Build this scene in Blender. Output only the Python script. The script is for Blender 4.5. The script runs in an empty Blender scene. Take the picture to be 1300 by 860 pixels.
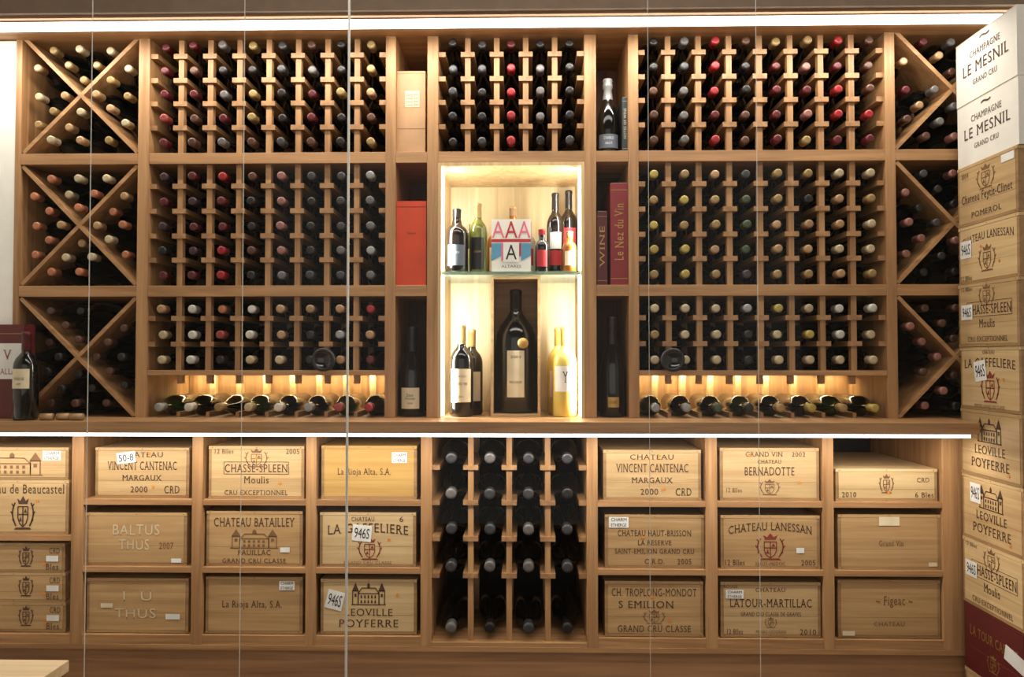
import bpy, math, random
from mathutils import Vector, Matrix, Euler
random.seed(7)
scene = bpy.context.scene

# ---------------------------------------------------------------- camera
F = 939.0; D = 2.54; CZ = 1.30
YAW = math.radians(-1.1); PITCH = math.radians(1.3)
cam_d = bpy.data.cameras.new('camera'); cam = bpy.data.objects.new('camera', cam_d)
scene.collection.objects.link(cam); scene.camera = cam
cam_d.sensor_width = 36; cam_d.lens = F*36/1300; cam_d.clip_start = 0.05
cam.location = (0, -D, CZ)
cam.rotation_euler = Euler((math.pi/2+PITCH, 0, -YAW), 'XYZ')
RM = cam.rotation_euler.to_matrix()
def W(px, py, Y=0.0):
    d = RM @ Vector(((px-650)/F, (430-py)/F, -1))
    t = (Y+D)/d.y
    return (d.x*t, CZ+d.z*t)
def WX(px, py=430, Y=0.0): return W(px, py, Y)[0]
def WZ(py, px=650, Y=0.0): return W(px, py, Y)[1]

# ---------------------------------------------------------------- materials
MATS = {}
def newmat(name):
    m = bpy.data.materials.new(name); m.use_nodes = True
    MATS[name] = m
    nt = m.node_tree
    return m, nt, nt.nodes['Principled BSDF']
def lin(c):
    return tuple(((x/255)/12.92 if x/255 <= .04045 else ((x/255+.055)/1.055)**2.4) for x in c)
def plain(name, rgb, rough=.5, metal=0, coat=0, noise=0.06, spec=.5):
    m, nt, b = newmat(name)
    c = lin(rgb)
    tc = nt.nodes.new('ShaderNodeTexCoord'); n = nt.nodes.new('ShaderNodeTexNoise')
    n.inputs['Scale'].default_value = 18; n.inputs['Detail'].default_value = 3
    nt.links.new(tc.outputs['Object'], n.inputs['Vector'])
    r = nt.nodes.new('ShaderNodeValToRGB')
    r.color_ramp.elements[0].position = .3; r.color_ramp.elements[1].position = .7
    r.color_ramp.elements[0].color = tuple(x*(1-noise*2) for x in c)+(1,)
    r.color_ramp.elements[1].color = tuple(min(1, x*(1+noise)) for x in c)+(1,)
    nt.links.new(n.outputs['Fac'], r.inputs['Fac']); nt.links.new(r.outputs['Color'], b.inputs['Base Color'])
    b.inputs['Roughness'].default_value = rough; b.inputs['Metallic'].default_value = metal
    b.inputs['Coat Weight'].default_value = coat; b.inputs['Specular IOR Level'].default_value = spec
    return m
def wood(name, dark, light, axis='x', rough=.5, gs=1.0, vary=.12, contrast=(.35, .68)):
    m, nt, b = newmat(name)
    N = nt.nodes.new; L = nt.links.new
    tc = N('ShaderNodeTexCoord'); oi = N('ShaderNodeObjectInfo')
    add = N('ShaderNodeVectorMath'); add.operation = 'ADD'
    mul = N('ShaderNodeMath'); mul.operation = 'MULTIPLY'; mul.inputs[1].default_value = 13.7
    L(oi.outputs['Random'], mul.inputs[0])
    L(tc.outputs['Object'], add.inputs[0]); L(mul.outputs[0], add.inputs[1])
    mp = N('ShaderNodeMapping')
    s = {'x': (1.2, 26, 26), 'y': (26, 1.2, 26), 'z': (26, 26, 1.2)}[axis]
    mp.inputs['Scale'].default_value = tuple(k*gs for k in s)
    L(add.outputs[0], mp.inputs['Vector'])
    n1 = N('ShaderNodeTexNoise'); n1.inputs['Scale'].default_value = 1.0; n1.inputs['Detail'].default_value = 5
    n1.inputs['Distortion'].default_value = 1.2
    L(mp.outputs[0], n1.inputs['Vector'])
    n2 = N('ShaderNodeTexNoise'); n2.inputs['Scale'].default_value = 6.0; n2.inputs['Detail'].default_value = 2
    L(mp.outputs[0], n2.inputs['Vector'])
    mx = N('ShaderNodeMath'); mx.operation = 'MULTIPLY_ADD'; mx.inputs[1].default_value = .25
    L(n2.outputs['Fac'], mx.inputs[0]); 
    sc = N('ShaderNodeMath'); sc.operation = 'MULTIPLY'; sc.inputs[1].default_value = .75
    L(n1.outputs['Fac'], sc.inputs[0]); L(sc.outputs[0], mx.inputs[2])
    r = N('ShaderNodeValToRGB')
    r.color_ramp.elements[0].position = contrast[0]; r.color_ramp.elements[1].position = contrast[1]
    r.color_ramp.elements[0].color = lin(dark)+(1,); r.color_ramp.elements[1].color = lin(light)+(1,)
    L(mx.outputs[0], r.inputs['Fac'])
    hs = N('ShaderNodeHueSaturation')
    mr = N('ShaderNodeMapRange'); mr.inputs['To Min'].default_value = 1-vary; mr.inputs['To Max'].default_value = 1+vary
    L(oi.outputs['Random'], mr.inputs['Value']); L(mr.outputs[0], hs.inputs['Value'])
    L(r.outputs['Color'], hs.inputs['Color']); L(hs.outputs[0], b.inputs['Base Color'])
    bp = N('ShaderNodeBump'); bp.inputs['Strength'].default_value = .12; bp.inputs['Distance'].default_value = .002
    L(mx.outputs[0], bp.inputs['Height']); L(bp.outputs[0], b.inputs['Normal'])
    b.inputs['Roughness'].default_value = rough
    return m
def emis(name, rgb, strength):
    m, nt, b = newmat(name)
    b.inputs['Base Color'].default_value = lin(rgb)+(1,)
    b.inputs['Emission Color'].default_value = lin(rgb)+(1,)
    b.inputs['Emission Strength'].default_value = strength
    return m

oakd, oakl = (142, 102, 64), (188, 144, 98)
wood('oak_h', oakd, oakl, 'x', vary=.03)
wood('oak_v', oakd, oakl, 'z', vary=.03)
wood('oak_y', oakd, oakl, 'y', vary=.03)
wood('oak_rail', (136, 98, 62), (180, 138, 94), 'y', vary=.03)
wood('oak_pale', (186, 154, 106), (218, 190, 142), 'z', vary=.02)
wood('niche_back', (180, 160, 122), (208, 190, 152), 'z', vary=.02, rough=.35)
wood('plinth', (124, 88, 58), (172, 128, 88), 'x', gs=.6, vary=.02)
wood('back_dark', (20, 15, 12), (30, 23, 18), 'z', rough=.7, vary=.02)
wood('cubby_dark', (74, 40, 28), (104, 62, 42), 'z', rough=.6, vary=.02)
wood('case_pine', (174, 142, 98), (202, 172, 126), 'x', vary=.07)
wood('case_pale', (190, 160, 114), (214, 186, 140), 'x', vary=.05)
wood('case_tan', (164, 129, 86), (192, 157, 110), 'x', vary=.07)
wood('case_amber', (178, 138, 74), (198, 160, 94), 'x', vary=.03)
wood('case_edge', (136, 104, 68), (170, 136, 94), 'x', vary=.08)
wood('floor_wood', (80, 58, 42), (118, 88, 64), 'x', vary=.02)
wood('table_wood', (190, 164, 122), (212, 188, 150), 'x', vary=.02)
plain('wall_paint', (236, 235, 228), .8, noise=.02)
plain('ceiling_paint', (126, 106, 88), .8)
plain('ink', (74, 48, 34), .7); plain('ink_red', (132, 52, 40), .7); plain('ink_light', (206, 188, 156), .7)
plain('ink_soft', (122, 86, 56), .7); plain('ink_black', (20, 20, 22), .6)
plain('paper', (226, 226, 222), .7); plain('dot', (222, 130, 40), .6); plain('carton', (224, 222, 214), .7, noise=.02)
plain('maroon', (92, 24, 26), .5); plain('gold', (186, 150, 84), .35, .6)
plain('glass_dark', (7, 8, 7), .1, coat=.3, noise=.02); plain('glass_brown', (16, 9, 6), .1, coat=.5)
plain('glass_green', (30, 44, 20), .1, coat=.5); plain('glass_olive', (92, 96, 36), .1, coat=.5)
plain('glass_white_wine', (206, 184, 92), .1, coat=.4); plain('glass_amber', (150, 84, 24), .1, coat=.5)
plain('glass_clear', (180, 186, 176), .08, coat=.5); plain('black', (10, 10, 11), .3)
plain('orange_box', (206, 66, 26), .5); plain('red_book', (128, 30, 34), .55); plain('red_book2', (84, 22, 26), .55)
plain('slate_book', (46, 56, 58), .6); plain('pages', (206, 196, 170), .8); plain('sand_box', (190, 150, 110), .6)
plain('pink', (214, 108, 132), .5); plain('blue', (84, 146, 178), .5); plain('crimson', (176, 34, 44), .5)
plain('cream', (222, 208, 176), .6); plain('label_slate', (96, 106, 120), .5); plain('metal', (150, 150, 148), .3, .9)
plain('joint_metal', (212, 212, 204), .6)
caps = {'c_tan': (170, 136, 98), 'c_gold': (150, 124, 78), 'c_orange': (176, 112, 80), 'c_cream': (184, 168, 136),
        'c_brown': (84, 54, 42), 'c_wine': (86, 24, 30), 'c_red': (148, 34, 40), 'c_dark': (28, 25, 26), 'c_white': (196, 194, 184),
        'c_grey': (100, 97, 96), 'c_yellow': (172, 152, 78), 'c_purple': (56, 34, 44), 'c_green': (66, 78, 52),
        'c_pink': (142, 96, 88), 'c_rose': (146, 62, 58), 'c_silver': (146, 148, 148), 'c_gun': (58, 58, 61)}
for k, v in caps.items(): plain(k, v, .32, .15, noise=.12)
emis('led', (255, 252, 244), 7); emis('led_warm', (255, 246, 222), 7)
m, nt, b = newmat('shelf_glass'); b.inputs['Base Color'].default_value = (.62, .86, .78, 1)
b.inputs['Transmission Weight'].default_value = .85; b.inputs['Roughness'].default_value = .05; b.inputs['IOR'].default_value = 1.45
m, nt, b = newmat('pane_glass')
tr = nt.nodes.new('ShaderNodeBsdfTransparent'); tr.inputs[0].default_value = (.985, .99, .985, 1)
gl = nt.nodes.new('ShaderNodeBsdfGlossy'); gl.inputs['Roughness'].default_value = .0
mx = nt.nodes.new('ShaderNodeMixShader'); mx.inputs[0].default_value = .015
nt.links.new(tr.outputs[0], mx.inputs[1]); nt.links.new(gl.outputs[0], mx.inputs[2])
nt.links.new(mx.outputs[0], nt.nodes['Material Output'].inputs[0])
m, nt, b = newmat('pane_edge')
tr = nt.nodes.new('ShaderNodeBsdfTransparent'); df = nt.nodes.new('ShaderNodeBsdfDiffuse'); df.inputs[0].default_value = (.7, .72, .68, 1)
mx = nt.nodes.new('ShaderNodeMixShader'); mx.inputs[0].default_value = .4
nt.links.new(tr.outputs[0], mx.inputs[1]); nt.links.new(df.outputs[0], mx.inputs[2])
nt.links.new(mx.outputs[0], nt.nodes['Material Output'].inputs[0])

# ---------------------------------------------------------------- mesh builder
_tc = {}
def text_mesh(s, serif=True):
    key = (s, serif)
    if key in _tc: return _tc[key]
    c = bpy.data.curves.new('t', 'FONT'); c.body = s; c.resolution_u = 3
    if serif: c.space_character = 1.12
    o = bpy.data.objects.new('t', c); scene.collection.objects.link(o)
    dg = bpy.context.evaluated_depsgraph_get(); dg.update()
    me = bpy.data.meshes.new_from_object(o.evaluated_get(dg))
    vs = [v.co.copy() for v in me.vertices]; fs = [tuple(p.vertices) for p in me.polygons]
    bpy.data.objects.remove(o); bpy.data.meshes.remove(me); bpy.data.curves.remove(c)
    y0 = min(v.y for v in vs); y1 = max(v.y for v in vs)
    if serif:
        cnt = {}
        for f in fs:
            for p, q in zip(f, f[1:]+f[:1]):
                k = (min(p, q), max(p, q)); cnt[k] = cnt.get(k, 0)+1
        for (p, q), n in cnt.items():
            if n != 1: continue
            A, B = vs[p], vs[q]
            l = abs(A.x-B.x)
            if abs(A.y-B.y) < 1e-3 and .02 < l < .17 and (abs(A.y) < .02 or A.y > .6):
                xa, xb = min(A.x, B.x)-.06, max(A.x, B.x)+.06
                yy = A.y; ya, yb2 = (yy, yy+.04) if abs(yy) < .02 else (yy-.04, yy)
                k = len(vs); vs += [Vector((xa, ya, 0)), Vector((xb, ya, 0)), Vector((xb, yb2, 0)), Vector((xa, yb2, 0))]
                fs.append((k, k+1, k+2, k+3))
    x0 = min(v.x for v in vs); x1 = max(v.x for v in vs)
    r = ([((v.x-x0)/(x1-x0), (v.y-y0)/(y1-y0)) for v in vs], fs, (x1-x0)/(y1-y0))
    _tc[key] = r; return r

class MB:
    def __init__(s): s.v = []; s.f = []; s.m = []; s.sm = []; s.mats = []
    def mi(s, n):
        if n not in s.mats: s.mats.append(n)
        return s.mats.index(n)
    def add(s, vs, fs, mat, smooth=False):
        b = len(s.v); s.v += [tuple(v) for v in vs]
        i = s.mi(mat)
        for f in fs: s.f.append(tuple(k+b for k in f)); s.m.append(i); s.sm.append(smooth)
    def box(s, x0, x1, y0, y1, z0, z1, mat, M=None):
        vs = [Vector((x, y, z)) for x in (x0, x1) for y in (y0, y1) for z in (z0, z1)]
        if M: vs = [M @ v for v in vs]
        s.add(vs, [(0, 1, 3, 2), (4, 6, 7, 5), (0, 4, 5, 1), (2, 3, 7, 6), (0, 2, 6, 4), (1, 5, 7, 3)], mat)
    def lathe(s, prof, M, seg=20):
        b = len(s.v)
        for (r, t, _) in prof:
            for k in range(seg):
                a = 2*math.pi*k/seg
                s.v.append(tuple(M @ Vector((r*math.cos(a), r*math.sin(a), t))))
        for i in range(len(prof)-1):
            mi = s.mi(prof[i][2])
            for k in range(seg):
                k2 = (k+1) % seg
                s.f.append((b+i*seg+k, b+i*seg+k2, b+(i+1)*seg+k2, b+(i+1)*seg+k)); s.m.append(mi); s.sm.append(True)
    def flat(s, pts, fs, place, mat):
        s.add([place(u, v) for u, v in pts], fs, mat)
    def poly(s, pts, place, mat): s.flat(pts, [tuple(range(len(pts)))], place, mat)
    def line(s, p, q, w, place, mat):
        dx, dy = q[0]-p[0], q[1]-p[1]; l = math.hypot(dx, dy) or 1; nx, ny = -dy/l*w/2, dx/l*w/2
        s.poly([(p[0]-nx, p[1]-ny), (q[0]-nx, q[1]-ny), (q[0]+nx, q[1]+ny), (p[0]+nx, p[1]+ny)], place, mat)
    def text(s, t, cx, cy, w, h, place, mat, arc=0, serif=True):
        pts, fs, asp = text_mesh(t, serif)
        def g(u, v):
            x = cx+(u-.5)*w; y = cy+(v-.5)*h - arc*((u-.5)*2)**2
            return x, y
        s.flat([g(u, v) for u, v in pts], fs, place, mat)
    def obj(s, name, loc=None, rot=0, bevel=0, parent=None):
        me = bpy.data.meshes.new(name)
        if loc is None:
            xs = [v[0] for v in s.v]; ys = [v[1] for v in s.v]; zs = [v[2] for v in s.v]
            c = ((min(xs)+max(xs))/2, (min(ys)+max(ys))/2, min(zs))
            s.v = [(v[0]-c[0], v[1]-c[1], v[2]-c[2]) for v in s.v]; loc = c
        me.from_pydata(s.v, [], s.f)
        for n in s.mats: me.materials.append(MATS[n])
        me.polygons.foreach_set('material_index', s.m); me.polygons.foreach_set('use_smooth', s.sm)
        me.update()
        o = bpy.data.objects.new(name, me); scene.collection.objects.link(o)
        o.location = loc; o.rotation_euler = (0, 0, rot)
        if bevel:
            bv = o.modifiers.new('bevel', 'BEVEL'); bv.width = bevel; bv.segments = 2; bv.limit_method = 'ANGLE'; bv.angle_limit = math.radians(60)
        if parent: o.parent = parent
        return o
def sbox(name, *a, **k):
    b = MB(); b.box(*a); return b.obj(name, **k)

# ---------------------------------------------------------------- emblems (unit box centred cx,cy)
def castle(b, cx, cy, w, h, place, mat):
    g = lambda u, v: (cx+(u-.5)*w, cy+(v-.5)*h)
    lw = h*.045
    def L(*pts):
        for p, q in zip(pts, pts[1:]): b.line(g(*p), g(*q), lw, place, mat)
    L((.0, 0), (1, 0)); L((.2, 0), (.2, .5), (.8, .5), (.8, 0)); L((.2, .5), (.3, .75), (.7, .75), (.8, .5))
    for x in (.04, .8):
        L((x, 0), (x, .62), (x+.16, .62), (x+.16, 0)); b.poly([g(x-.02, .62), g(x+.18, .62), g(x+.08, 1)], place, mat)
        b.poly([g(x+.05, .35), g(x+.11, .35), g(x+.11, .5), g(x+.05, .5)], place, mat)
    for i in range(5):
        x = .27+i*.1
        b.poly([g(x, .28), g(x+.045, .28), g(x+.045, .42), g(x, .42)], place, mat)
        b.poly([g(x, .06), g(x+.045, .06), g(x+.045, .2), g(x, .2)], place, mat)
    b.poly([g(.46, .75), g(.54, .75), g(.54, .9), g(.5, 1), g(.46, .9)], place, mat)
def crest(b, cx, cy, w, h, place, mat):
    g = lambda u, v: (cx+(u-.5)*w, cy+(v-.5)*h)
    lw = h*.035
    sh = [(.28, .68), (.28, .35), (.36, .18), (.5, .08), (.64, .18), (.72, .35), (.72, .68), (.28, .68)]
    for p, q in zip(sh, sh[1:]): b.line(g(*p), g(*q), lw, place, mat)
    b.line(g(.28, .45), g(.72, .45), lw, place, mat); b.line(g(.5, .1), g(.5, .68), lw, place, mat)
    b.poly([g(.31, .76), g(.69, .76), g(.76, .93), g(.62, .85), g(.5, 1), g(.38, .85), g(.24, .93)], place, mat)
    b.poly([g(.54, .5), g(.68, .5), g(.61, .63)], place, mat); b.poly([g(.33, .24), g(.46, .24), g(.4, .4)], place, mat)
    for sx in (-1, 1):
        pr = None
        for i in range(7):
            a = i/6*math.pi*.9
            p = (.5+sx*(.3+.16*math.sin(a)), .1+.7*i/6)
            if pr: b.line(g(*pr), g(*p), lw*1.3, place, mat)
            if i % 2: b.line(g(*p), g(p[0]+sx*.08, p[1]+.09), lw, place, mat)
            pr = p
    b.poly([g(.12, 0), g(.88, 0), g(.8, .06), g(.2, .06)], place, mat)
def blob(b, cx, cy, r, place, mat, n=9):
    b.poly([(cx+r*math.cos(2*math.pi*i/n)*(1+.2*math.sin(i*3)), cy+r*math.sin(2*math.pi*i/n)) for i in range(n)], place, mat)

# ---------------------------------------------------------------- wooden case
def case(w, h, depth, items, mat='case_pine', edge='case_edge', name='wooden_wine_case', loc=(0, 0, 0), rot=0, cardboard=False):
    b = MB(); t = .010
    if cardboard:
        b.box(0, w, 0, depth, 0, h, mat)
        b.box(w*.0, w, -.0004, .0, h*.985, h, 'pages')
    else:
        b.box(0, t, .0012, depth, t, h-t-.001, edge); b.box(w-t, w, .0012, depth, t, h-t-.001, edge)
        b.box(t, w-t, .0, t, t, h-t-.001, mat); b.box(t, w-t, depth-t, depth, t, h-t, mat)
        b.box(0, w, 0, depth, 0, t-.0006, edge); b.box(0, w, -.0006, depth, h-t, h, mat)
        for zz in (h*.36+random.uniform(-.02, .02)*h, ):
            b.box(t, w-t, -.0002, .0, zz, zz+.0007, 'ink_soft')
        for x in (.012, w/2, w-.012):
            b.box(x-.0015, x+.0015, -.001, 0, h-.0065, h-.0035, 'ink_soft'); b.box(x-.0015, x+.0015, -.0006, 0, .0035, .0065, 'ink_soft')
    P = lambda u, v: (u*w, -.0011, v*h)
    for it in items:
        k = it[0]
        if k == 't':
            _, s, cx, cy, tw, th = it[:6]; ink = it[6] if len(it) > 6 else 'ink'; arc = it[7] if len(it) > 7 else 0
            b.text(s, cx, cy, tw, th, P, ink, arc)
        elif k in ('castle', 'crest'):
            _, cx, cy, tw, th = it[:5]; ink = it[5] if len(it) > 5 else 'ink'
            Pm = lambda u, v: (u, -.0010, v)
            (castle if k == 'castle' else crest)(b, cx*w, cy*h, tw*w, th*h, Pm, ink)
        elif k == 's':
            _, cx, cy, tw, th, a = it[:6]; col = it[6] if len(it) > 6 else 'paper'
            ca, sa = math.cos(a), math.sin(a)
            pts = [(cx*w+ca*u-sa*v, cy*h+sa*u+ca*v) for u, v in ((-tw*w/2, -th*h/2), (tw*w/2, -th*h/2), (tw*w/2, th*h/2), (-tw*w/2, th*h/2))]
            b.poly(pts, lambda u, v: (u, -.0018, v), col)
            if len(it) > 7:
                def P3(u, v):
                    uu = (u-.5)*tw*w; vv = (v-.5)*th*h
                    return (cx*w+ca*uu-sa*vv, -.0024, cy*h+sa*uu+ca*vv)
                lines = it[7].split('|')
                for i, l in enumerate(lines): b.text(l, .5, 1-(i+.5)/len(lines), .78, .62/len(lines), P3, 'ink_black', 0, False)
        elif k == 'd':
            _, cx, cy = it[:3]
            blob(b, cx*w, cy*h, .0052, lambda u, v: (u, -.0018, v), 'dot')
        elif k == 'frame':
            _, x0, x1, y0, y1 = it
            for p, q in (((x0, y0), (x1, y0)), ((x1, y0), (x1, y1)), ((x1, y1), (x0, y1)), ((x0, y1), (x0, y0))):
                b.line((p[0]*w, p[1]*h), (q[0]*w, q[1]*h), .0016, lambda u, v: (u, -.0011, v), 'ink')
    return b.obj(name, loc=loc, rot=rot)

T = lambda s, cx, cy, w, h, ink='ink', arc=0: ('t', s, cx, cy, w, h, ink, arc)
E_vincent = [T('CHATEAU', .5, .86, .45, .1), T('VINCENT CANTENAC', .5, .64, .74, .17), T('MARGAUX', .5, .4, .42, .11), T('2000', .47, .17, .18, .12), T('CRD', .82, .17, .16, .15),
             ('s', .33, .8, .2, .22, .12, 'paper', '50-8'), ('d', .62, .22), ('d', .58, .88)]
E_vincent2 = [e for e in E_vincent if e[0] != 's']
E_chasse = [T('12 Blles', .16, .9, .2, .09), T('2005', .88, .9, .14, .1), ('crest', .5, .78, .24, .36, 'ink_soft'), T('CHASSE-SPLEEN', .5, .58, .66, .15), ('frame', .16, .84, .47, .7),
            T('Moulis', .5, .36, .26, .13), T('CRU EXCEPTIONNEL', .5, .12, .66, .09), ('d', .5, .78), ('d', .75, .3)]
E_bata = [T('CHATEAU BATAILLEY', .5, .8, .84, .16), ('castle', .5, .5, .5, .34, 'ink_soft'), T('PAUILLAC', .5, .25, .34, .09), T('GRAND CRU CLASSE', .5, .1, .66, .08), ('s', .82, .3, .1, .09, 0)]
E_gaff = [T('CHATEAU', .45, .88, .24, .08), T('LA GAFFELIERE', .5, .72, .84, .17, 'ink', .05), ('crest', .52, .34, .24, .42, 'ink_red'), T('GRAND CRU CLASSE', .5, .08, .5, .05, 'ink_soft'), ('s', .44, .62, .2, .3, -.1, 'paper', '946S'), ('d', .72, .5), T('6', .85, .88, .04, .1)]
E_leov = [('castle', .5, .74, .36, .4), T('LEOVILLE', .5, .4, .5, .13), T('POYFERRE', .5, .2, .62, .14), ('s', .15, .62, .18, .34, -.25, 'paper', '946S'), ('d', .8, .72)]
E_rioja = [T('La Rioja Alta, S.A.', .45, .5, .56, .16), ('s', .82, .78, .16, .2, 0, 'paper', 'CHARM|ETHERGE')]
E_haut = [T('CHATEAU HAUT-BRISSON', .5, .66, .74, .11), T('LA RESERVE', .5, .48, .34, .09), T('SAINT-EMILION GRAND CRU', .5, .32, .8, .09), T('2005', .8, .13, .14, .1), T('C.R.D.', .5, .13, .2, .09), ('s', .14, .86, .2, .2, 0, 'paper', 'CHARM|ETHERGE'), ('d', .38, .58)]
E_trop = [T('CH. TROPLONG-MONDOT', .5, .8, .86, .14), T('S EMILION', .42, .58, .56, .13), ('crest', .5, .36, .22, .26, 'ink_soft'), T('GRAND CRU CLASSE', .5, .14, .74, .12), ('d', .48, .72), ('d', .66, .3)]
E_bern = [T('GRAND VIN    2002', .56, .88, .6, .09), T('CHATEAU', .5, .74, .24, .07), T('BERNADOTTE', .5, .56, .5, .16), ('crest', .5, .26, .2, .3, 'ink_soft'), T('12 Blles', .14, .2, .16, .08, 'ink_soft'), ('d', .3, .86), ('d', .8, .35)]
E_lan = [T('CHATEAU LANESSAN', .5, .8, .84, .15, 'ink', .08), ('crest', .5, .42, .28, .5, 'ink_red'), T('12 Blles', .14, .12, .2, .1), T('2005', .88, .12, .14, .1), T('HAUT-MEDOC', .5, .1, .3, .07, 'ink_soft'), ('s', .8, .35, .08, .1, 0, 'paper')]
E_latour = [T('ROUGE', .1, .92, .14, .06), T('CHATEAU', .5, .86, .3, .07), T('LATOUR-MARTILLAC', .5, .62, .82, .15), T('GRAND CRU CLASSE DE GRAVES', .5, .42, .6, .07), ('crest', .5, .27, .12, .2, 'ink_soft'), T('12 Blles', .14, .1, .16, .09), T('2010', .87, .1, .16, .1), T('PESSAC-LEOGNAN', .5, .1, .3, .06, 'ink_soft'), ('s', .14, .78, .18, .16, 0, 'paper', 'CHARM|ETHERGE')]
E_balt = [T('BALTUS', .5, .68, .46, .2, 'ink_light'), T('THUS', .48, .4, .3, .2, 'ink_light'), T('2007', .8, .38, .14, .12, 'ink_soft'), ('s', .9, .1, .1, .08, 0)]
E_thus = [T('I  U', .5, .68, .3, .18, 'ink_light'), T('THUS', .48, .36, .4, .18, 'ink_light'), ('s', .85, .3, .14, .1, 0), ('s', .2, .5, .12, .08, 0, 'cream')]
E_short = [('crest', .5, .55, .14, .6, 'ink_soft'), T('2010', .13, .2, .14, .16), T('6 Bles', .87, .2, .18, .16), T('CRD', .86, .66, .12, .14), ('d', .52, .28)]
E_plain = [T('Grand Vin', .52, .48, .24, .1, 'ink_soft'), ('s', .5, .88, .2, .16, 0, 'cream'), ('s', .92, .1, .08, .07, 0, 'cream')]
E_script = [T('~ Figeac ~', .55, .62, .36, .2, 'ink_soft'), T('CHATEAU', .5, .24, .3, .07, 'ink_soft'), ('s', .1, .08, .12, .08, 0, 'cream')]
E_beauc = [T('Chateau de Beaucastel', .52, .84, .88, .17), ('crest', .56, .4, .22, .62), ('d', .7, .62)]
E_bt = [('castle', .45, .5, .6, .7, 'ink_soft'), ('s', .84, .75, .18, .3, 0, 'paper', 'CHARM|ETHERGE')]
E_sm = [('crest', .62, .55, .14, .7), T('CRD', .9, .75, .1, .2), T('Bles', .88, .2, .12, .2), ('s', .88, .48, .12, .2, 0), ('d', .8, .3)]

# ---------------------------------------------------------------- room shell
XL = WX(-75); XR = 2.12; YB = .56
sbox('floor', XL-.1, XR+.1, -4.2, YB+.1, -.1, 0, 'floor_wood')
sbox('wall_back', XL-.1, XR+.1, YB, YB+.1, 0, 2.9, 'wall_paint')
sbox('wall_left', XL-.1, XL, -4.2, YB, 0, 2.9, 'wall_paint')
sbox('wall_right', XR, XR+.1, -4.2, YB, 0, 2.9, 'wall_paint')
sbox('ceiling', XL-.1, XR+.1, -4.2, YB+.1, 2.9, 3.0, 'ceiling_paint')

# ---------------------------------------------------------------- shelving unit (upper)
DEP = .34
z_top0, z_top1 = WZ(41), WZ(28)
zs1 = (WZ(206), WZ(192)); zs2 = (WZ(376), WZ(362)); zc1 = WZ(531); zc0 = zc1-.036
zr = (WZ(477), WZ(470.5))
vp = [(17.5, 25), (174, 188), (489, 502), (542, 556), (742, 757), (798, 811), (1125, 1138), (1288, 1297)]
vx = [(WX(a, 280), WX(b, 280)) for a, b in vp]
unit = bpy.data.objects.new('wine_shelving_unit', None); scene.collection.objects.link(unit)
b = MB()
for i, (a, c) in enumerate(vx): b.box(a, c, 0, DEP, zc1, z_top0, 'oak_v')
bays = [(vx[i][1], vx[i+1][0]) for i in range(7)]
b.box(vx[0][0], vx[-1][1], -.002, DEP, z_top0, z_top1, 'oak_h')
for i, (a, c) in enumerate(bays):
    b.box(a, c, .001, DEP, zs1[0], zs1[1], 'oak_h')
    if i != 3: b.box(a, c, .001, DEP, zs2[0], zs2[1], 'oak_h')
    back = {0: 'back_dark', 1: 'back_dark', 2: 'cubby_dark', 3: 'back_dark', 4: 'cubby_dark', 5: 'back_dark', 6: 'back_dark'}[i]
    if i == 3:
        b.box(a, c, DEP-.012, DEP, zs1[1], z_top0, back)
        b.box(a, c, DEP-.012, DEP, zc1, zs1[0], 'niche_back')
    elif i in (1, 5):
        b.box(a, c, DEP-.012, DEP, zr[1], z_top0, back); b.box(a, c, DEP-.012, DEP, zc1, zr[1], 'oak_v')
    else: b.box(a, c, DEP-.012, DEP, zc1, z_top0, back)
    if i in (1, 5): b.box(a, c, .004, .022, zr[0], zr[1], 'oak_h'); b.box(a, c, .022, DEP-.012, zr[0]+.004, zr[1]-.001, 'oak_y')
b.obj('upper_carcass', parent=unit, bevel=.0012)
b = MB()
for bi in (0, 6):
    a, c = bays[bi]
    for (z0, z1) in ((zs1[1], z_top0), (zs2[1], zs1[0]), (zc1, zs2[0])):
        cx, cz = (a+c)/2, (z0+z1)/2; w, h = c-a, z1-z0; L = math.hypot(w, h)/2-.006; an = math.atan2(h, w)
        for s in (1, -1):
            M = Matrix.Translation((cx, 0, cz)) @ Matrix.Rotation(-an*s, 4, 'Y')
            b.box(-L, L, .004+(s > 0)*.002, DEP-.014, -.0065, .0065, 'oak_h', M)
b.obj('x_dividers', parent=unit)

# ---------------------------------------------------------------- racked bottles + ladders
RB = .0365
def bottle_prof(R, L, glass, cap, burg=False):
    k = R/.0375; l = L/.30
    n = .0138*k
    if burg:
        body = [(0, 0, glass), (.033*k, 0, glass), (R*1.0, .006*l, glass), (R*1.0, .14*l, glass), (.034*k, .165*l, glass), (.026*k, .19*l, glass), (.019*k, .215*l, glass), (.0155*k, .24*l, glass)]
    else:
        body = [(0, 0, glass), (.033*k, 0, glass), (R, .006*l, glass), (R, .185*l, glass), (.0355*k, .196*l, glass), (.029*k, .209*l, glass), (.020*k, .219*l, glass), (.0158*k, .229*l, glass)]
    cs = .255 if R < .04 else .262
    return body+[(n, cs*l-.001, glass), (n+.0003, cs*l, cap), (n+.0008, (cs+.001)*l, cap), (n, .282*l, cap), (n+.0012, .284*l, cap), (n+.0012, .296*l, cap), (n-.001, .2995*l, cap), (n*.55, .3*l, cap), (0, .2995*l, cap)]
def lying(b, x, z, ycap, R=RB, L=.30, glass='glass_dark', cap='c_tan', seg=18):
    M = Matrix.Translation((x, ycap+L, z)) @ Matrix.Rotation(math.pi/2, 4, 'X')
    M = M @ Matrix.Rotation(random.random()*.3, 4, 'Z')
    b.lathe(bottle_prof(R, L, glass, cap, random.random() < .3), M, seg)
ladders = MB()
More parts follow.
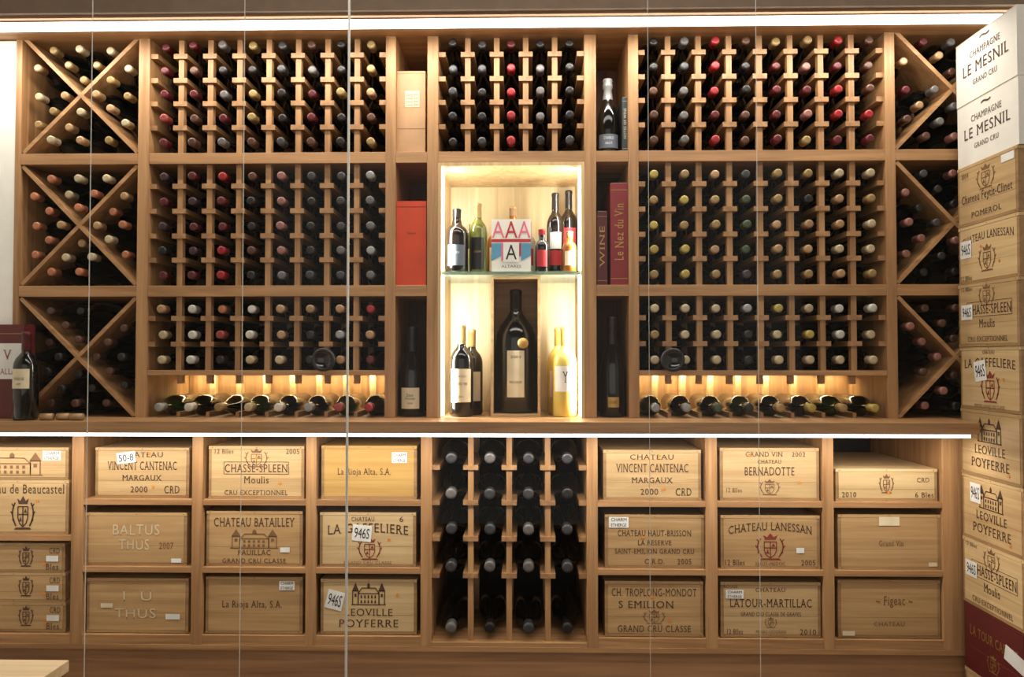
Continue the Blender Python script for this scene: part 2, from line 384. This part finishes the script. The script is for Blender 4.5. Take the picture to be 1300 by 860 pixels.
def rack(a, c, n, levels, zlo, zhi, capf, name, R=RB, L=.30, railw=.048, sw=.019, mb=None, dep=.29, rh=.017):
    sp = (c-a)/n; mb = mb or ladders
    half = (sp-railw)/2; drop = math.sqrt(R*R-half*half)
    for i in range(1, n):
        x = a+sp*i
        mb.box(x-sw/2, x+sw/2, .018, .040, zlo, zhi, 'oak_v'); mb.box(x-sw/2, x+sw/2, dep-.03, dep-.01, zlo, zhi, 'oak_v')
    for z in levels[:-1]:
        zt = z-drop
        for i in range(0, n+1):
            x = a+sp*i; x0 = max(a, x-railw/2); x1 = min(c, x+railw/2)
            mb.box(x0, x1, .010, dep, zt-rh, zt, 'oak_rail')
    bb = MB()
    for j, z in enumerate(levels):
        for i in range(n):
            cap = capf(i, j)
            if cap: lying(bb, a+sp*(i+.5), z, -.006+random.uniform(-.008, .012), R, L, 'glass_dark', cap)
    return bb.obj(name)
pick = random.choice
def cB1(i, j): return pick(['c_brown', 'c_rose', 'c_wine', 'c_brown', 'c_wine']) if i < 2 else pick([['c_grey', 'c_wine', 'c_dark'], ['c_gold', 'c_dark', 'c_brown'], ['c_gun', 'c_dark'], ['c_wine', 'c_grey', 'c_brown'], ['c_dark', 'c_gold'], ['c_tan', 'c_gold', 'c_brown']][i-2])
def cB2(i, j): return pick([['c_wine', 'c_purple', 'c_dark'], ['c_wine', 'c_purple'], ['c_rose', 'c_wine', 'c_red'], ['c_brown', 'c_dark'], ['c_pink', 'c_grey', 'c_brown'], ['c_dark', 'c_gun'], ['c_gun', 'c_grey'], ['c_silver', 'c_grey', 'c_tan']][i])
def cB3(i, j): return pick([['c_cream', 'c_tan'], ['c_white'], ['c_orange', 'c_rose', 'c_dark'], ['c_cream', 'c_white'], ['c_cream', 'c_tan'], ['c_dark', 'c_tan'], ['c_silver', 'c_grey', 'c_tan'], ['c_red', 'c_wine', 'c_tan']][i])
def cC1(i, j): return pick([['c_dark', 'c_gun'], ['c_dark', 'c_gun'], ['c_red', 'c_wine', 'c_gun'], ['c_dark', 'c_grey', 'c_silver'], ['c_dark', 'c_gun', 'c_wine']][i])
def cD1(i, j): return pick([['c_dark', 'c_brown'], ['c_dark', 'c_gun', 'c_grey'], ['c_red', 'c_wine'], ['c_dark', 'c_brown'], ['c_wine', 'c_gun', 'c_gold'], ['c_wine', 'c_gold', 'c_pink'], ['c_red', 'c_wine'], ['c_red', 'c_wine', 'c_brown']][i])
def cD2(i, j): return pick([['c_gold', 'c_tan', 'c_yellow'], ['c_yellow', 'c_gold'], ['c_gold', 'c_tan'], ['c_gun', 'c_green'], ['c_tan', 'c_gold'], ['c_gold', 'c_dark', 'c_tan'], ['c_cream', 'c_tan'], ['c_cream', 'c_gold']][i])
def cD3(i, j): return pick([['c_gold', 'c_cream'], ['c_gold', 'c_cream'], ['c_gold', 'c_cream'], ['c_silver', 'c_dark'], ['c_yellow', 'c_cream'], ['c_yellow', 'c_cream'], ['c_white', 'c_cream'], ['c_white', 'c_cream']][i])
def lv(ys): return [WZ(y) for y in ys]
r1 = lv([55, 86, 116, 147])+[zs1[1]+RB]; r2 = lv([222, 254, 286, 317])+[zs2[1]+RB]; r3 = lv([392, 425])+[zr[1]+RB]
nm = 'racked_wine_bottles'
a, c = bays[1]
rack(a, c, 8, r1, zs1[1], z_top0, cB1, nm); rack(a, c, 8, r2, zs2[1], zs1[0], cB2, nm); rack(a, c, 8, r3, zr[1], zs2[0], cB3, nm)
a, c = bays[5]
rack(a, c, 8, r1, zs1[1], z_top0, cD1, nm); rack(a, c, 8, r2, zs2[1], zs1[0], cD2, nm); rack(a, c, 8, r3, zr[1], zs2[0], cD3, nm)
a, c = bays[3]
rack(a, c, 5, r1, zs1[1], z_top0, cC1, nm)
for bi, pal in ((1, ['c_silver', 'c_white', 'c_gold', 'c_cream', 'c_white', 'c_silver', 'c_rose', 'c_red']), (5, ['c_silver', 'c_silver', 'c_green', 'c_dark', 'c_gold', 'c_yellow', 'c_gold', 'c_yellow'])):
    a, c = bays[bi]; sp = (c-a)/8; bb = MB()
    for i in range(8):
        lying(bb, a+sp*(i+.5), zc1+RB, -.02, glass='glass_dark' if (i % 3) else 'glass_green', cap=pal[i])
    bb.obj('display_row_wine_bottles')
    for i in range(1, 8):
        x = a+sp*i
        ladders.box(x-.011, x+.011, DEP-.04, DEP-.012, zc1, zr[0], 'oak_pale')
        ladders.box(x-.006, x+.006, .02, .20, zc1, zc1+.018, 'oak_rail')
        ladders.box(x-.009, x+.009, .028, .05, zr[0]-.03, zr[0], 'oak_v')
xp = {(0, 0): ['c_tan', 'c_gold', 'c_cream', 'c_tan'], (0, 1): ['c_orange', 'c_tan', 'c_cream', 'c_orange'], (0, 2): ['c_dark', 'c_dark', 'c_brown'],
      (6, 0): ['c_pink', 'c_grey', 'c_wine', 'c_brown', 'c_tan'], (6, 1): ['c_pink', 'c_dark', 'c_gun'], (6, 2): ['c_pink', 'c_wine', 'c_brown', 'c_dark']}
for bi in (0, 6):
    a, c = bays[bi]
    for r, (z0, z1) in enumerate(((zs1[1], z_top0), (zs2[1], zs1[0]), (zc1, zs2[0]))):
        cx, cz = (a+c)/2, (z0+z1)/2; w, h = (c-a)/2, (z1-z0)/2; Rx = .0345
        bb = MB(); q = .0065+Rx+.001; s = 2*Rx+.001
        for su in (1, -1):
            for sv in (1, -1):
                for i in range(4):
                    for j in range(4):
                        u = su*(q+s*i); v = sv*(q+s*j)
                        x = (u+v)/math.sqrt(2); z = (u-v)/math.sqrt(2)*h/w
                        if abs(x) < w-Rx+.003 and abs(z) < h-Rx+.003:
                            if random.random() < .04: continue
                            lying(bb, cx+x, cz+z, .0+random.uniform(-.012, .02), Rx, .295, 'glass_dark', pick(xp[(bi, r)]))
        bb.obj('stacked_wine_bottles')
ladders.obj('bottle_ladder_racks', parent=unit)

# ---------------------------------------------------------------- counter, cornice, LED strips
XC = WX(1216, 540, -.02)-.004
xl = XL+.001
b = MB(); b.box(xl, XC, -.15, YB-.002, zc0, zc1, 'oak_h'); b.box(XC, vx[-1][1], 0, DEP, zc0, zc1, 'oak_h'); b.obj('counter_top', parent=unit, bevel=.002)
zl0 = WZ(38, 650, -.13); zl1 = WZ(25, 650, -.13)
b = MB(); b.box(xl, XR-.001, -.16, YB-.002, zl1+.004, zl1+.03, 'oak_h'); b.box(xl, XR-.001, -.18, -.16, zl1+.012, 2.899, 'ceiling_paint'); b.obj('cornice_board', parent=unit)
def led(name, x0, x1, y, z, n=.009, hh=.010):
    b = MB(); b.box(x0, x1, y-n, y+n, z, z+.004, 'metal')
    b.box(x0, x1, y-n+.0015, y+n-.0015, z-hh, z, 'led'); return b.obj(name)
led('led_strip_light', xl+.01, XR-.05, -.13, zl1, .012, .022)
led('led_strip_light', xl+.01, XC-.02, -.125, zc0-.004)
def area(name, loc, rot, sx, sy, power, col=(1, .93, .82)):
    l = bpy.data.lights.new(name, 'AREA'); l.shape = 'RECTANGLE'; l.size = sx; l.size_y = sy; l.energy = power; l.color = col
    o = bpy.data.objects.new(name, l); scene.collection.objects.link(o); o.location = loc; o.rotation_euler = rot; return o
xm = (xl+XC)/2; wl = XC-xl-.08
area('cornice_led_lamp', (xm, -.13, zl1-.026), (math.radians(10), 0, 0), wl, .015, 17)
area('counter_led_lamp', (xm, -.125, zc0-.018), (math.radians(5), 0, 0), wl, .015, 11)
for bi in (1, 5):
    a, c = bays[bi]
    area('display_lamp', ((a+c)/2, DEP-.06, zr[0]-.004), (math.radians(12), 0, 0), (c-a)*.96, .012, 1.7, (1, .84, .48))
area('room_fill_light', (.1, -1.15, 2.87), (math.radians(22), 0, 0), 2.6, .5, 26, (1, .93, .84))  # unseen overhead fill, added to even out the room light on the shelving

# ---------------------------------------------------------------- lower cabinet
LD = .53
lz_top = zc0; z_sh = [WZ(636), WZ(722.5), WZ(809)]; lz0 = WZ(822)
lp = [(-66, -52), (90, 105), (243, 257), (388, 401), (534, 548), (745, 759), (896, 911), (1045, 1059), (1197, 1217)]
lx = [(WX(p, 690), WX(q, 690)) for p, q in lp]
b = MB()
for p, q in lx: b.box(p, q, 0, LD, lz0-.0, lz_top, 'oak_v')
for i in range(8):
    p, q = lx[i][1], lx[i+1][0]
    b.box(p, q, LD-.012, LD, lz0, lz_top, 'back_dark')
    b.box(p, q, .001, LD, lz0, z_sh[2]-.002 if i not in (4,) else lz0+.014, 'oak_h')
    if i == 4: continue
    if i > 0:
        for z in z_sh[:2]: b.box(p, q, .0, LD-.012, z-.020, z, 'oak_h')
    else: b.box(p, q, .0, LD-.012, WZ(690), WZ(683), 'oak_h')
b.box(lx[0][0], vx[-1][1], .0, LD, lz0-.018, lz0, 'oak_h')
b.box(lx[-1][1], vx[-1][1], 0, LD, lz0, lz_top, 'oak_v')
b.obj('lower_carcass', parent=unit, bevel=.001)
sbox('plinth', lx[0][0], vx[-1][1], .006, LD, 0, lz0-.018, 'plinth', parent=unit)
mr = MB(); p, q = lx[4][1], lx[5][0]
RMg = .048
ml = lv([582, 627, 673, 720])+[lz0+.014+RMg+.001]
bb = rack(p, q, 4, ml, lz0+.014, lz_top, lambda i, j: pick(['c_gun', 'c_gun', 'c_dark', 'c_grey']), 'racked_magnum_bottles', RMg, .36, .052, .019, mr, .36, .016)
mr.obj('magnum_ladder_rack', parent=unit)
def put(x0, x1, y0, y1, items, mat, Y=.012, zb=None, edge='case_edge', depth=.44):
    ym = (y0+y1)/2
    xa, xb = W(x0, ym, Y)[0], W(x1, ym, Y)[0]
    h = W((x0+x1)/2, y0, Y)[1]-W((x0+x1)/2, y1, Y)[1]
    case(xb-xa, h, depth, items, mat, edge, loc=(xa, Y, zb))
Z0, Z1, Z2 = [z+.0006 for z in z_sh]
put(110+11, 243-3, 571, 635, E_vincent, 'case_pine', zb=Z0, Y=.02)
put(109, 237, 655, 722, E_balt, 'case_tan', zb=Z1); put(110, 239, 739, 808, E_thus, 'case_tan', zb=Z2)
put(265, 386, 568, 635, E_chasse, 'case_pine', zb=Z0); put(262, 384, 651, 721, E_bata, 'case_tan', zb=Z1)
put(261, 384, 736, 808, [T('La Rioja Alta, S.A.', .48, .5, .62, .16), ('s', .84, .85, .16, .16, 0, 'paper', 'CHARM|ETHERGE')], 'case_tan', zb=Z2)
put(408, 529, 567, 635, E_rioja, 'case_amber', zb=Z0); put(406, 528, 652, 721, E_gaff, 'case_pale', zb=Z1); put(407, 529, 738, 808, E_leov, 'case_pale', zb=Z2)
put(766, 890, 573, 640-3, E_vincent2, 'case_pine', zb=Z0); put(768, 894, 656, 724, E_haut, 'case_tan', zb=Z1); put(768, 893, 741, 811, E_trop, 'case_tan', zb=Z2)
put(914, 1040, 571, 638, E_bern, 'case_pine', zb=Z0); put(915, 1041, 657, 725, E_lan, 'case_tan', zb=Z1); put(915, 1042, 743, 813, E_latour, 'case_pine', zb=Z2)
put(1061, 1190, 598, 639, E_short, 'case_pale', zb=Z0); put(1064, 1194, 656, 726, E_plain, 'case_tan', zb=Z1); put(1064, 1194, 740, 814, E_script, 'case_tan', zb=Z2)
zb0 = WZ(683)+.0006; h1 = WZ(613)-WZ(683)
def putz(x0, x1, zb, h, items, mat):
    xa, xb = W(x0, 650, .012)[0], W(x1, 650, .012)[0]; case(xb-xa, h, .44, items, mat, loc=(xa, .012, zb))
putz(-44, 87, zb0, h1, E_beauc, 'case_pine'); putz(-44, 86, zb0+h1+.0008, WZ(571)-WZ(613), E_bt, 'case_pine')
hs = (WZ(693)-WZ(808))/3-.0008
for k in range(3): putz(-46, 85-k, Z2+k*(hs+.0008), hs, E_sm, 'case_tan')

# ---------------------------------------------------------------- stack of cases on the right (end faces look left)
sx = WX(1217, 300, -.02)
wst = .31
yb = [60, 139, 216, 291, 363, 441, 518, 600, 680, 762, 845]
E_mes = [T('CHAMPAGNE', .5, .72, .5, .1), T('LE MESNIL', .5, .5, .76, .17), T('GRAND CRU', .5, .27, .4, .08), T('~', .5, .9, .16, .05)]
E_pom = [('crest', .5, .72, .3, .4, 'ink_soft'), T('Chateau Feytit-Clinet', .5, .42, .84, .18), T('POMEROL', .5, .16, .5, .09), ('s', .86, .88, .2, .12, 0), T('2014', .14, .84, .12, .08)]
L_lan = [T('CHATEAU LANESSAN', .5, .78, .86, .13, 'ink', .06), ('crest', .5, .4, .28, .46, 'ink_soft'), T('12 Blles', .14, .1, .2, .08), ('s', .14, .6, .2, .3, 0, 'paper', '946S'), ('d', .4, .6), ('d', .7, .3)]
L_cha = [T('12 Blles', .16, .92, .2, .06), ('crest', .5, .8, .26, .34, 'ink_soft'), T('CHASSE-SPLEEN', .54, .58, .7, .15), T('Moulis', .5, .36, .26, .13), T('CRU EXCEPTIONNEL', .5, .12, .66, .08), ('s', .16, .55, .2, .24, 0, 'paper', '946S'), ('frame', .16, .9, .47, .7)]
L_gaf = [T('CHATEAU', .5, .92, .2, .06), T('LA GAFFELIERE', .5, .76, .84, .14, 'ink', .04), ('crest', .52, .38, .3, .5, 'ink_red'), T('PREMIER GRAND CRU CLASSE', .5, .07, .5, .05), ('s', .36, .62, .2, .32, .15, 'paper', '946S'), ('d', .74, .5)]
L_leo = [('castle', .5, .72, .4, .36), T('LEOVILLE', .5, .42, .5, .13), T('POYFERRE', .5, .22, .62, .14), ('s', .24, .74, .18, .3, 0, 'paper', '946S'), ('d', .8, .12)]
L_leo2 = [e for e in L_leo if e[0] != 's']
L_lt = [T('LA TOUR CARNET', .5, .62, .78, .14, 'gold'), ('crest', .5, .3, .2, .26, 'gold'), ('s', .84, .56, .3, .22, -.2, 'paper')]
specs = [(E_mes, 'carton'), (E_mes, 'carton'), (E_pom, 'case_pine'), (L_lan, 'case_pale'), (L_cha, 'case_pine'), (L_gaf, 'case_pale'), (L_leo2, 'case_pine'), (L_leo, 'case_pine'), (L_cha, 'case_pale'), (L_lt, 'maroon')]
zz = [WZ(y, 1217, -.02) for y in yb]
hb = zz[-1]
case(wst, hb/2-.001, .50, [], 'case_pine', loc=(sx+.004, -.02, 0), rot=-math.pi/2, name='wooden_wine_case')
case(wst, hb/2-.001, .50, [], 'case_pine', loc=(sx+.002, -.02, hb/2), rot=-math.pi/2, name='wooden_wine_case')
for i in range(9, -1, -1):
    it, mt = specs[i]; cb = mt == 'carton'
    jx = random.uniform(-.003, .003)
    case(wst+(0 if cb else -.004), zz[i]-zz[i+1]-.0012, .50, it, mt, edge=('maroon' if mt == 'maroon' else 'case_edge'), loc=(sx+jx, -.018+random.uniform(-.002, .0), zz[i+1]+.0006),
         rot=-math.pi/2, name='champagne_carton' if cb else 'wooden_wine_case', cardboard=cb)

# ---------------------------------------------------------------- standing bottles
def stand(name, px, ybase, ytop, zfloor, Y, R, glass, cap, kind='bord', label=None, txt=None, capfrac=.8, ink='ink_black', neck=None):
    x = W(px, (ybase+ytop)/2, Y)[0]; H = (ybase-ytop)*(D+Y)/F
    n = neck or max(.0125, R*.36)
    if kind == 'bord': P = [(.0, 0), (.9, 0), (1, .02), (1, .6), (.95, .65), (.78, .70), (.55, .735)]; c0 = .79
    elif kind == 'champ': P = [(.0, 0), (.9, 0), (1, .02), (1, .42), (.95, .5), (.8, .58), (.6, .67), (.46, .75)]; c0 = .72
    elif kind == 'spirit': P = [(.0, 0), (.92, 0), (1, .02), (1, .58), (.96, .64), (.8, .70), (.5, .74)]; c0 = .86
    else: P = [(0, 0), (.9, 0), (1, .02), (1, .56), (.96, .63), (.8, .70), (.5, .76)]; c0 = .84
    prof = [(r*R, t*H, glass) for r, t in P]
    if kind == 'champ': prof = prof[:-1]+[(.47*R, c0*H, cap), (n, .86*H, cap), (n+.0035, .885*H, cap), (n+.0035, .93*H, cap), (n*1.05, .95*H, cap), (n*1.25, .97*H, cap), (n*1.1, H, cap), (0, H, cap)]
    else: prof += [(n, (c0-.02)*H, glass), (n, c0*H, cap), (n+.0006, (c0+.002)*H, cap), (n, .955*H, cap), (n+.0012, .957*H, cap), (n+.0012, .99*H, cap), (n*.8, H, cap), (0, H, cap)]
    b = MB(); b.lathe(prof, Matrix.Identity(4), 32)
    if label:
        for (col, l0, l1, sp) in label:
            rr = R+.0007; k = 14; vs = []; fs = []
            for i in range(k+1):
                a = -math.pi/2+(i/k-.5)*sp
                vs += [(rr*math.cos(a), rr*math.sin(a), l0*H), (rr*math.cos(a), rr*math.sin(a), l1*H)]
            for i in range(k): fs.append((2*i, 2*i+2, 2*i+3, 2*i+1))
            b.add(vs, fs, col, True)
        for (s, cz, w, h) in (txt or []):
            rr = R+.0014
            def P3(u, v):
                a = -math.pi/2+u*1.0; return (rr*math.cos(a), rr*math.sin(a), v*H)
            b.text(s, 0, cz, w, h, P3, ink)
    return b.obj(name, loc=(x, Y, zfloor+.0004))
def fit(name, x0, x1, y0, y1, Y, dep, zf, mat, extra=None, bev=.001):
    ym = (y0+y1)/2; xa, xb = W(x0, ym, Y)[0], W(x1, ym, Y)[0]; h = (y1-y0)*(D+Y)/F
    b = MB(); b.box(0, xb-xa, 0, dep, 0, h, mat)
    if extra: extra(b, xb-xa, h, dep)
    return b.obj(name, loc=(xa, Y, zf+.0006))
def ex_sand(b, w, h, d):
    b.box(w*.3, w*.8, -.001, 0, h*.56, h*.76, 'pages'); P = lambda u, v: (u*w, -.0016, v*h)
    for k in range(4): b.text('Louis XIII', .55, .59+.04*k, .4, .02, P, 'ink')
    b.box(0, w, -.0006, 0, h*.30, h*.304, 'ink_soft'); b.box(.004, w-.004, -.0004, 0, h*.97, h*.974, 'ink_soft')
fit('gift_box', 503, 540, 85, 192, .03, .22, zs1[1], 'sand_box', ex_sand)
def ex_or(b, w, h, d):
    b.text('Veuve', .5, .62, .3, .03, lambda u, v: (u*w, -.001, v*h), 'maroon'); b.box(0, w, -.0006, 0, h*.93, h*.934, 'maroon')
fit('orange_gift_box', 503, 541, 256, 364, .012, .26, zs2[1], 'orange_box', ex_or)
stand('vintage_champagne_bottle', 523, 530, 416, zc1, .07, .045, 'glass_dark', 'c_dark', 'champ', [('cream', .09, .32, 1.5)], [('Dom', .24, .5, .03), ('Vintage', .2, .8, .03), ('2004', .15, .4, .02)])
stand('champagne_bottle', 771.5, 192, 95, zs1[1], .06, .039, 'glass_dark', 'c_silver', 'champ', [('label_slate', .06, .24, 2.0)], [('CHARLES', .19, .9, .035), ('BRUT', .12, .6, .03)], ink='paper')
def book(t, ink='gold'):
    def f(b, w, h, d):
        b.box(.003, w-.003, .001, d, h, h+.001, 'pages')
        def P(u, v): return (w*(.5-(v-.5)), -.0008, h*u)
        b.text(t, .52, .5, .56, .5, P, ink)
        b.box(0, w, -.0006, 0, h*.06, h*.065, ink); b.box(0, w, -.0006, 0, h*.93, h*.935, ink)
    return f
fit('slate_book', 790, 797, 122, 192, .02, .19, zs1[1], 'slate_book', book('NOTES OF WINE', 'pages'))
fit('red_book', 775, 797, 234, 364, .012, .26, zs2[1], 'red_book', book('Le Nez du Vin'))
fit('wine_encyclopedia_book', 758, 771, 270, 364, .02, .2, zs2[1], 'red_book2', book('WINE'))
stand('champagne_bottle', 777, 530, 403, zc1, .06, .043, 'glass_dark', 'c_dark', 'champ', [('gold', .1, .2, .9)], [('RUINART', .15, .6, .03)])
for px in (412, 853):
    b = MB(); x, z = W(px, 457, -.02)
    b.lathe([(0, 0, 'black'), (.036, 0, 'black'), (.040, .004, 'black'), (.040, .020, 'black'), (0.03, .022, 'black'), (.028, .016, 'glass_dark'), (0, .016, 'glass_dark')], Matrix.Translation((x, -.02, z)) @ Matrix.Rotation(math.pi/2, 4, 'X'), 32)
    b.box(x-.004, x+.004, -.021, .019, z-.004, z+.004, 'black')
    b.obj('round_black_puck')  # plain black puck on a short stub, for an unidentified dark circle

# ---------------------------------------------------------------- niche
a, c = bays[3]
b = MB(); ft = .011
b.box(a, a+ft, .0, DEP-.012, zc1, zs1[0], 'oak_pale'); b.box(c-ft, c, .0, DEP-.012, zc1, zs1[0], 'oak_pale')
b.box(a+ft, c-ft, .0, DEP-.012, zs1[0]-.012, zs1[0], 'oak_pale'); b.obj('niche_lining', parent=unit)
zg = WZ(346)
zsp = ((zc1+.006, zg-.008), (zg+.008, zs1[0]-.016))
for x0 in (a+ft+.0005, c-ft-.0095):
    for (z0, z1) in zsp:
        b = MB(); b.box(x0, x0+.009, .012, .022, z0, z1, 'led_warm'); b.box(x0-.0003, x0+.0093, .009, .0115, z0-.001, z1+.001, 'led_warm'); b.obj('niche_led_strip')
for (z0, z1), pw in zip(zsp, (4.6, 2.4)):
    area('niche_lamp', (a+ft+.014, .03, (z0+z1)/2), (math.pi/2, 0, math.radians(-50)), .012, (z1-z0)*.95, pw, (1, .95, .83))
    area('niche_lamp', (c-ft-.014, .03, (z0+z1)/2), (math.pi/2, 0, math.radians(50)), .012, (z1-z0)*.95, pw, (1, .95, .83))
sbox('glass_shelf', a+ft+.001, c-ft-.001, .025, DEP-.014, zg-.006, zg+.006, 'shelf_glass')
cx0, cx1 = WX(623, 440, .05), WX(686, 440, .05); ch = zg-.0075-zc1
b = MB(); w = cx1-cx0; t = .009
b.box(0, t, 0, .17, 0, ch, 'case_pine'); b.box(w-t, w, 0, .17, 0, ch, 'case_pine'); b.box(t, w-t, 0, .17, 0, t, 'case_pine')
b.box(t, w-t, 0, .17, ch-t, ch, 'case_pine'); b.box(t, w-t, .16, .17, t, ch-t, 'case_edge')
b.obj('open_bottle_crate', loc=(cx0, .05, zc1+.0004))
stand('magnum_bottle', 655, 527-4, 367, zc1+t, .134, .073, 'glass_dark', 'c_dark', 'mag', [('cream', .13, .5, .85)], [('2003', .45, .5, .02), ('MAGNUM', .25, .6, .02)], neck=.021)
b = MB(); b.lathe([(0, 0, 'gold'), (.019, 0, 'gold'), (.019, .001, 'gold'), (0, .001, 'gold')], Matrix.Rotation(math.pi/2, 4, 'X'), 24)
b.obj('wax_seal', loc=(W(664, 436, .060)[0], .0605, W(664, 436, .060)[1]))
y1 = .065
stand('red_wine_bottle', 586, 530, 414, zc1, y1, .0415, 'glass_dark', 'c_gold', 'bord', [('cream', .16, .52, 1.9)], [('CHATEAU', .44, .9, .022), ('GRAND VIN', .36, 1.1, .03), ('2001', .22, .5, .02)])
stand('red_wine_bottle', 599, 528, 420, zc1, .16, .04, 'glass_dark', 'c_gold', 'bord', [('cream', .16, .5, 1.9)])
stand('white_wine_bottle', 717, 530, 416, zc1, y1, .042, 'glass_white_wine', 'c_yellow', 'bord', [('paper', .28, .56, 1.9)], [('Y', .44, .5, .12)])
stand('white_wine_bottle', 709, 528, 418, zc1, .17, .04, 'glass_white_wine', 'c_yellow', 'bord', [('cream', .2, .5, 1.9)])
zt = zg+.0062
stand('liqueur_bottle', 580, 340, 258, zt, .075, .040, 'glass_brown', 'c_dark', 'spirit', [('label_slate', .1, .42, 1.6)], [('GIN', .3, .6, .04)], ink='paper')
stand('whisky_bottle', 607, 340, 250, zt, .10, .032, 'glass_olive', 'c_gold', 'bord', [('black', .05, .5, 1.5)], [('LAGAV', .3, .8, .03)], ink='gold')
stand('spirits_bottle', 600, 332, 262, zt, .24, .04, 'glass_green', 'c_cream', 'spirit', [('cream', .1, .5, 1.5)])
stand('spirits_bottle', 630, 335, 262, zt, .22, .034, 'glass_amber', 'c_red', 'spirit', [('cream', .1, .5, 1.5)])
stand('spirits_bottle', 651, 335, 246, zt, .19, .026, 'glass_amber', 'c_tan', 'spirit', [('cream', .1, .5, 1.5)])
stand('spirits_bottle', 670, 335, 264, zt, .23, .030, 'glass_clear', 'c_cream', 'spirit', [('crimson', .2, .5, 1.5)])
stand('liqueur_bottle', 688, 338, 283, zt, .06, .025, 'glass_brown', 'c_red', 'spirit', [('crimson', .12, .5, 1.6)])
stand('vermouth_bottle', 705, 340, 236, zt, .125, .031, 'glass_brown', 'c_dark', 'bord', [('paper', .3, .5, 1.4), ('crimson', .1, .28, 1.4)])
stand('spirits_bottle', 722, 338, 228, zt, .2, .034, 'glass_brown', 'c_dark', 'bord', [('crimson', .3, .55, 1.5)])
stand('whisky_bottle', 723, 340, 288, zt, .058, .025, 'glass_amber', 'c_gold', 'spirit', [('cream', .15, .5, 1.5)])
def ex_A(b, w, h, d):
    P = lambda u, v: (u*w, -.0009, v*h); P2 = lambda u, v: (u*w, -.0015, v*h); P3 = lambda u, v: (u*w, -.0021, v*h); P4 = lambda u, v: (u*w, -.0027, v*h)
    # row of large letters on the upper half, colour chevrons below
    for i, (u, col) in enumerate(((.17, 'pink'), (.5, 'crimson'), (.83, 'pink'))):
        b.text('A', u, .80, .32, .32, P2, col, 0, False)
    b.poly([(0, .56), (1, .56), (1, .62), (0, .62)], P, 'crimson')
    for i in range(4):
        u = i*.25
        b.poly([(u, .54), (u+.25, .54), (u+.25, .3), (u, .2)], P2, ('blue', 'pink', 'crimson', 'blue')[i])
    b.poly([(.3, .18), (.7, .18), (.7, .56), (.3, .56)], P3, 'paper')
    b.text('A', .5, .37, .28, .28, P4, 'ink_black', 0, False); b.text('ALTARES', .5, .1, .5, .05, P2, 'ink_black', 0, False)
fit('patterned_gift_carton', 624, 674, 273, 340, .035, .10, zt, 'carton', ex_A)

# ---------------------------------------------------------------- left counter items
def ex_red(b, w, h, d):
    b.box(w*.3, w*.94, -.001, 0, h*.42, h*.8, 'paper'); P = lambda u, v: (u*w, -.0018, v*h)
    b.text('CALLAS', .62, .5, .52, .06, P, 'ink_red'); b.text('V', .62, .68, .2, .1, P, 'ink_red')
    b.box(0, w, -.0006, 0, h*.9, h*.905, 'gold')
fit('red_gift_box', -24, 30, 412, 533, -.065, .055, zc1, 'maroon', ex_red)
stand('red_wine_bottle', 33, 540, 427, zc1, -.107, .0375, 'glass_dark', 'c_wine', 'bord', [('cream', .36, .58, 1.7)], [('VIN ROUGE', .47, .9, .03), ('2009', .41, .4, .02)])
b = MB()
for i in range(3):
    b.lathe([(0, 0, 'c_tan'), (.0115, 0, 'c_tan'), (.0115, .04, 'c_tan'), (0, .04, 'c_tan')], Matrix.Translation((.05*i, 0.008*(i % 2), .0115)) @ Matrix.Rotation(math.pi/2, 4, 'Y'), 14)
b.obj('wine_corks', loc=(WX(52, 535, -.12), -.12, zc1+.0004))
sbox('trim_1', xl, vx[0][0]-.001, .002, DEP, zc1+.0004, zl1, 'wall_paint')

# ---------------------------------------------------------------- side table (bottom-left)
tz = W(60, 838, -.6)[1]; tx = W(88, 838, -.6)[0]
b = MB(); b.box(XL+.02, tx, -1.05, -.6, tz-.03, tz, 'table_wood')
for x in (XL+.05, tx-.07):
    for y in (-1.02, -.66): b.box(x, x+.035, y, y+.035, 0, tz-.03, 'table_wood')
b.box(XL+.05, tx-.035, -.64, -.63, tz-.09, tz-.03, 'table_wood'); b.box(XL+.05, tx-.035, -1.01, -1.0, tz-.09, tz-.03, 'table_wood')
b.obj('low_side_table', bevel=.002)

# ---------------------------------------------------------------- glass front
YG = -.50
seams = [WX(p, 300, YG) for p in (114, 308.5, 442, 823.5, 961.5)]
xs = [XL+.01]+seams+[XR-.01]
gz = 2.895
gp = bpy.data.objects.new('glass_partition', None); scene.collection.objects.link(gp)
for i in range(6):
    b = MB(); vs = [(xs[i]+.003, YG, .002), (xs[i+1]-.003, YG, .002), (xs[i+1]-.003, YG, gz), (xs[i]+.003, YG, gz)]
    b.add(vs, [(0, 1, 2, 3)], 'pane_glass'); b.obj('glass_pane', parent=gp)
for i, s in enumerate(seams):
    hw = .0026 if i == 2 else .0007
    b = MB(); b.box(s-hw, s+hw, YG-(.004 if i == 2 else .0015), YG+(.004 if i == 2 else .0015), .002, gz, 'joint_metal' if i == 2 else 'pane_edge'); b.obj('pane_joint', parent=gp)

# ---------------------------------------------------------------- world
w = bpy.data.worlds.new('world'); scene.world = w; w.use_nodes = True
w.node_tree.nodes['Background'].inputs[0].default_value = (1, .92, .82, 1); w.node_tree.nodes['Background'].inputs[1].default_value = .85
scene.view_settings.view_transform = 'Standard'
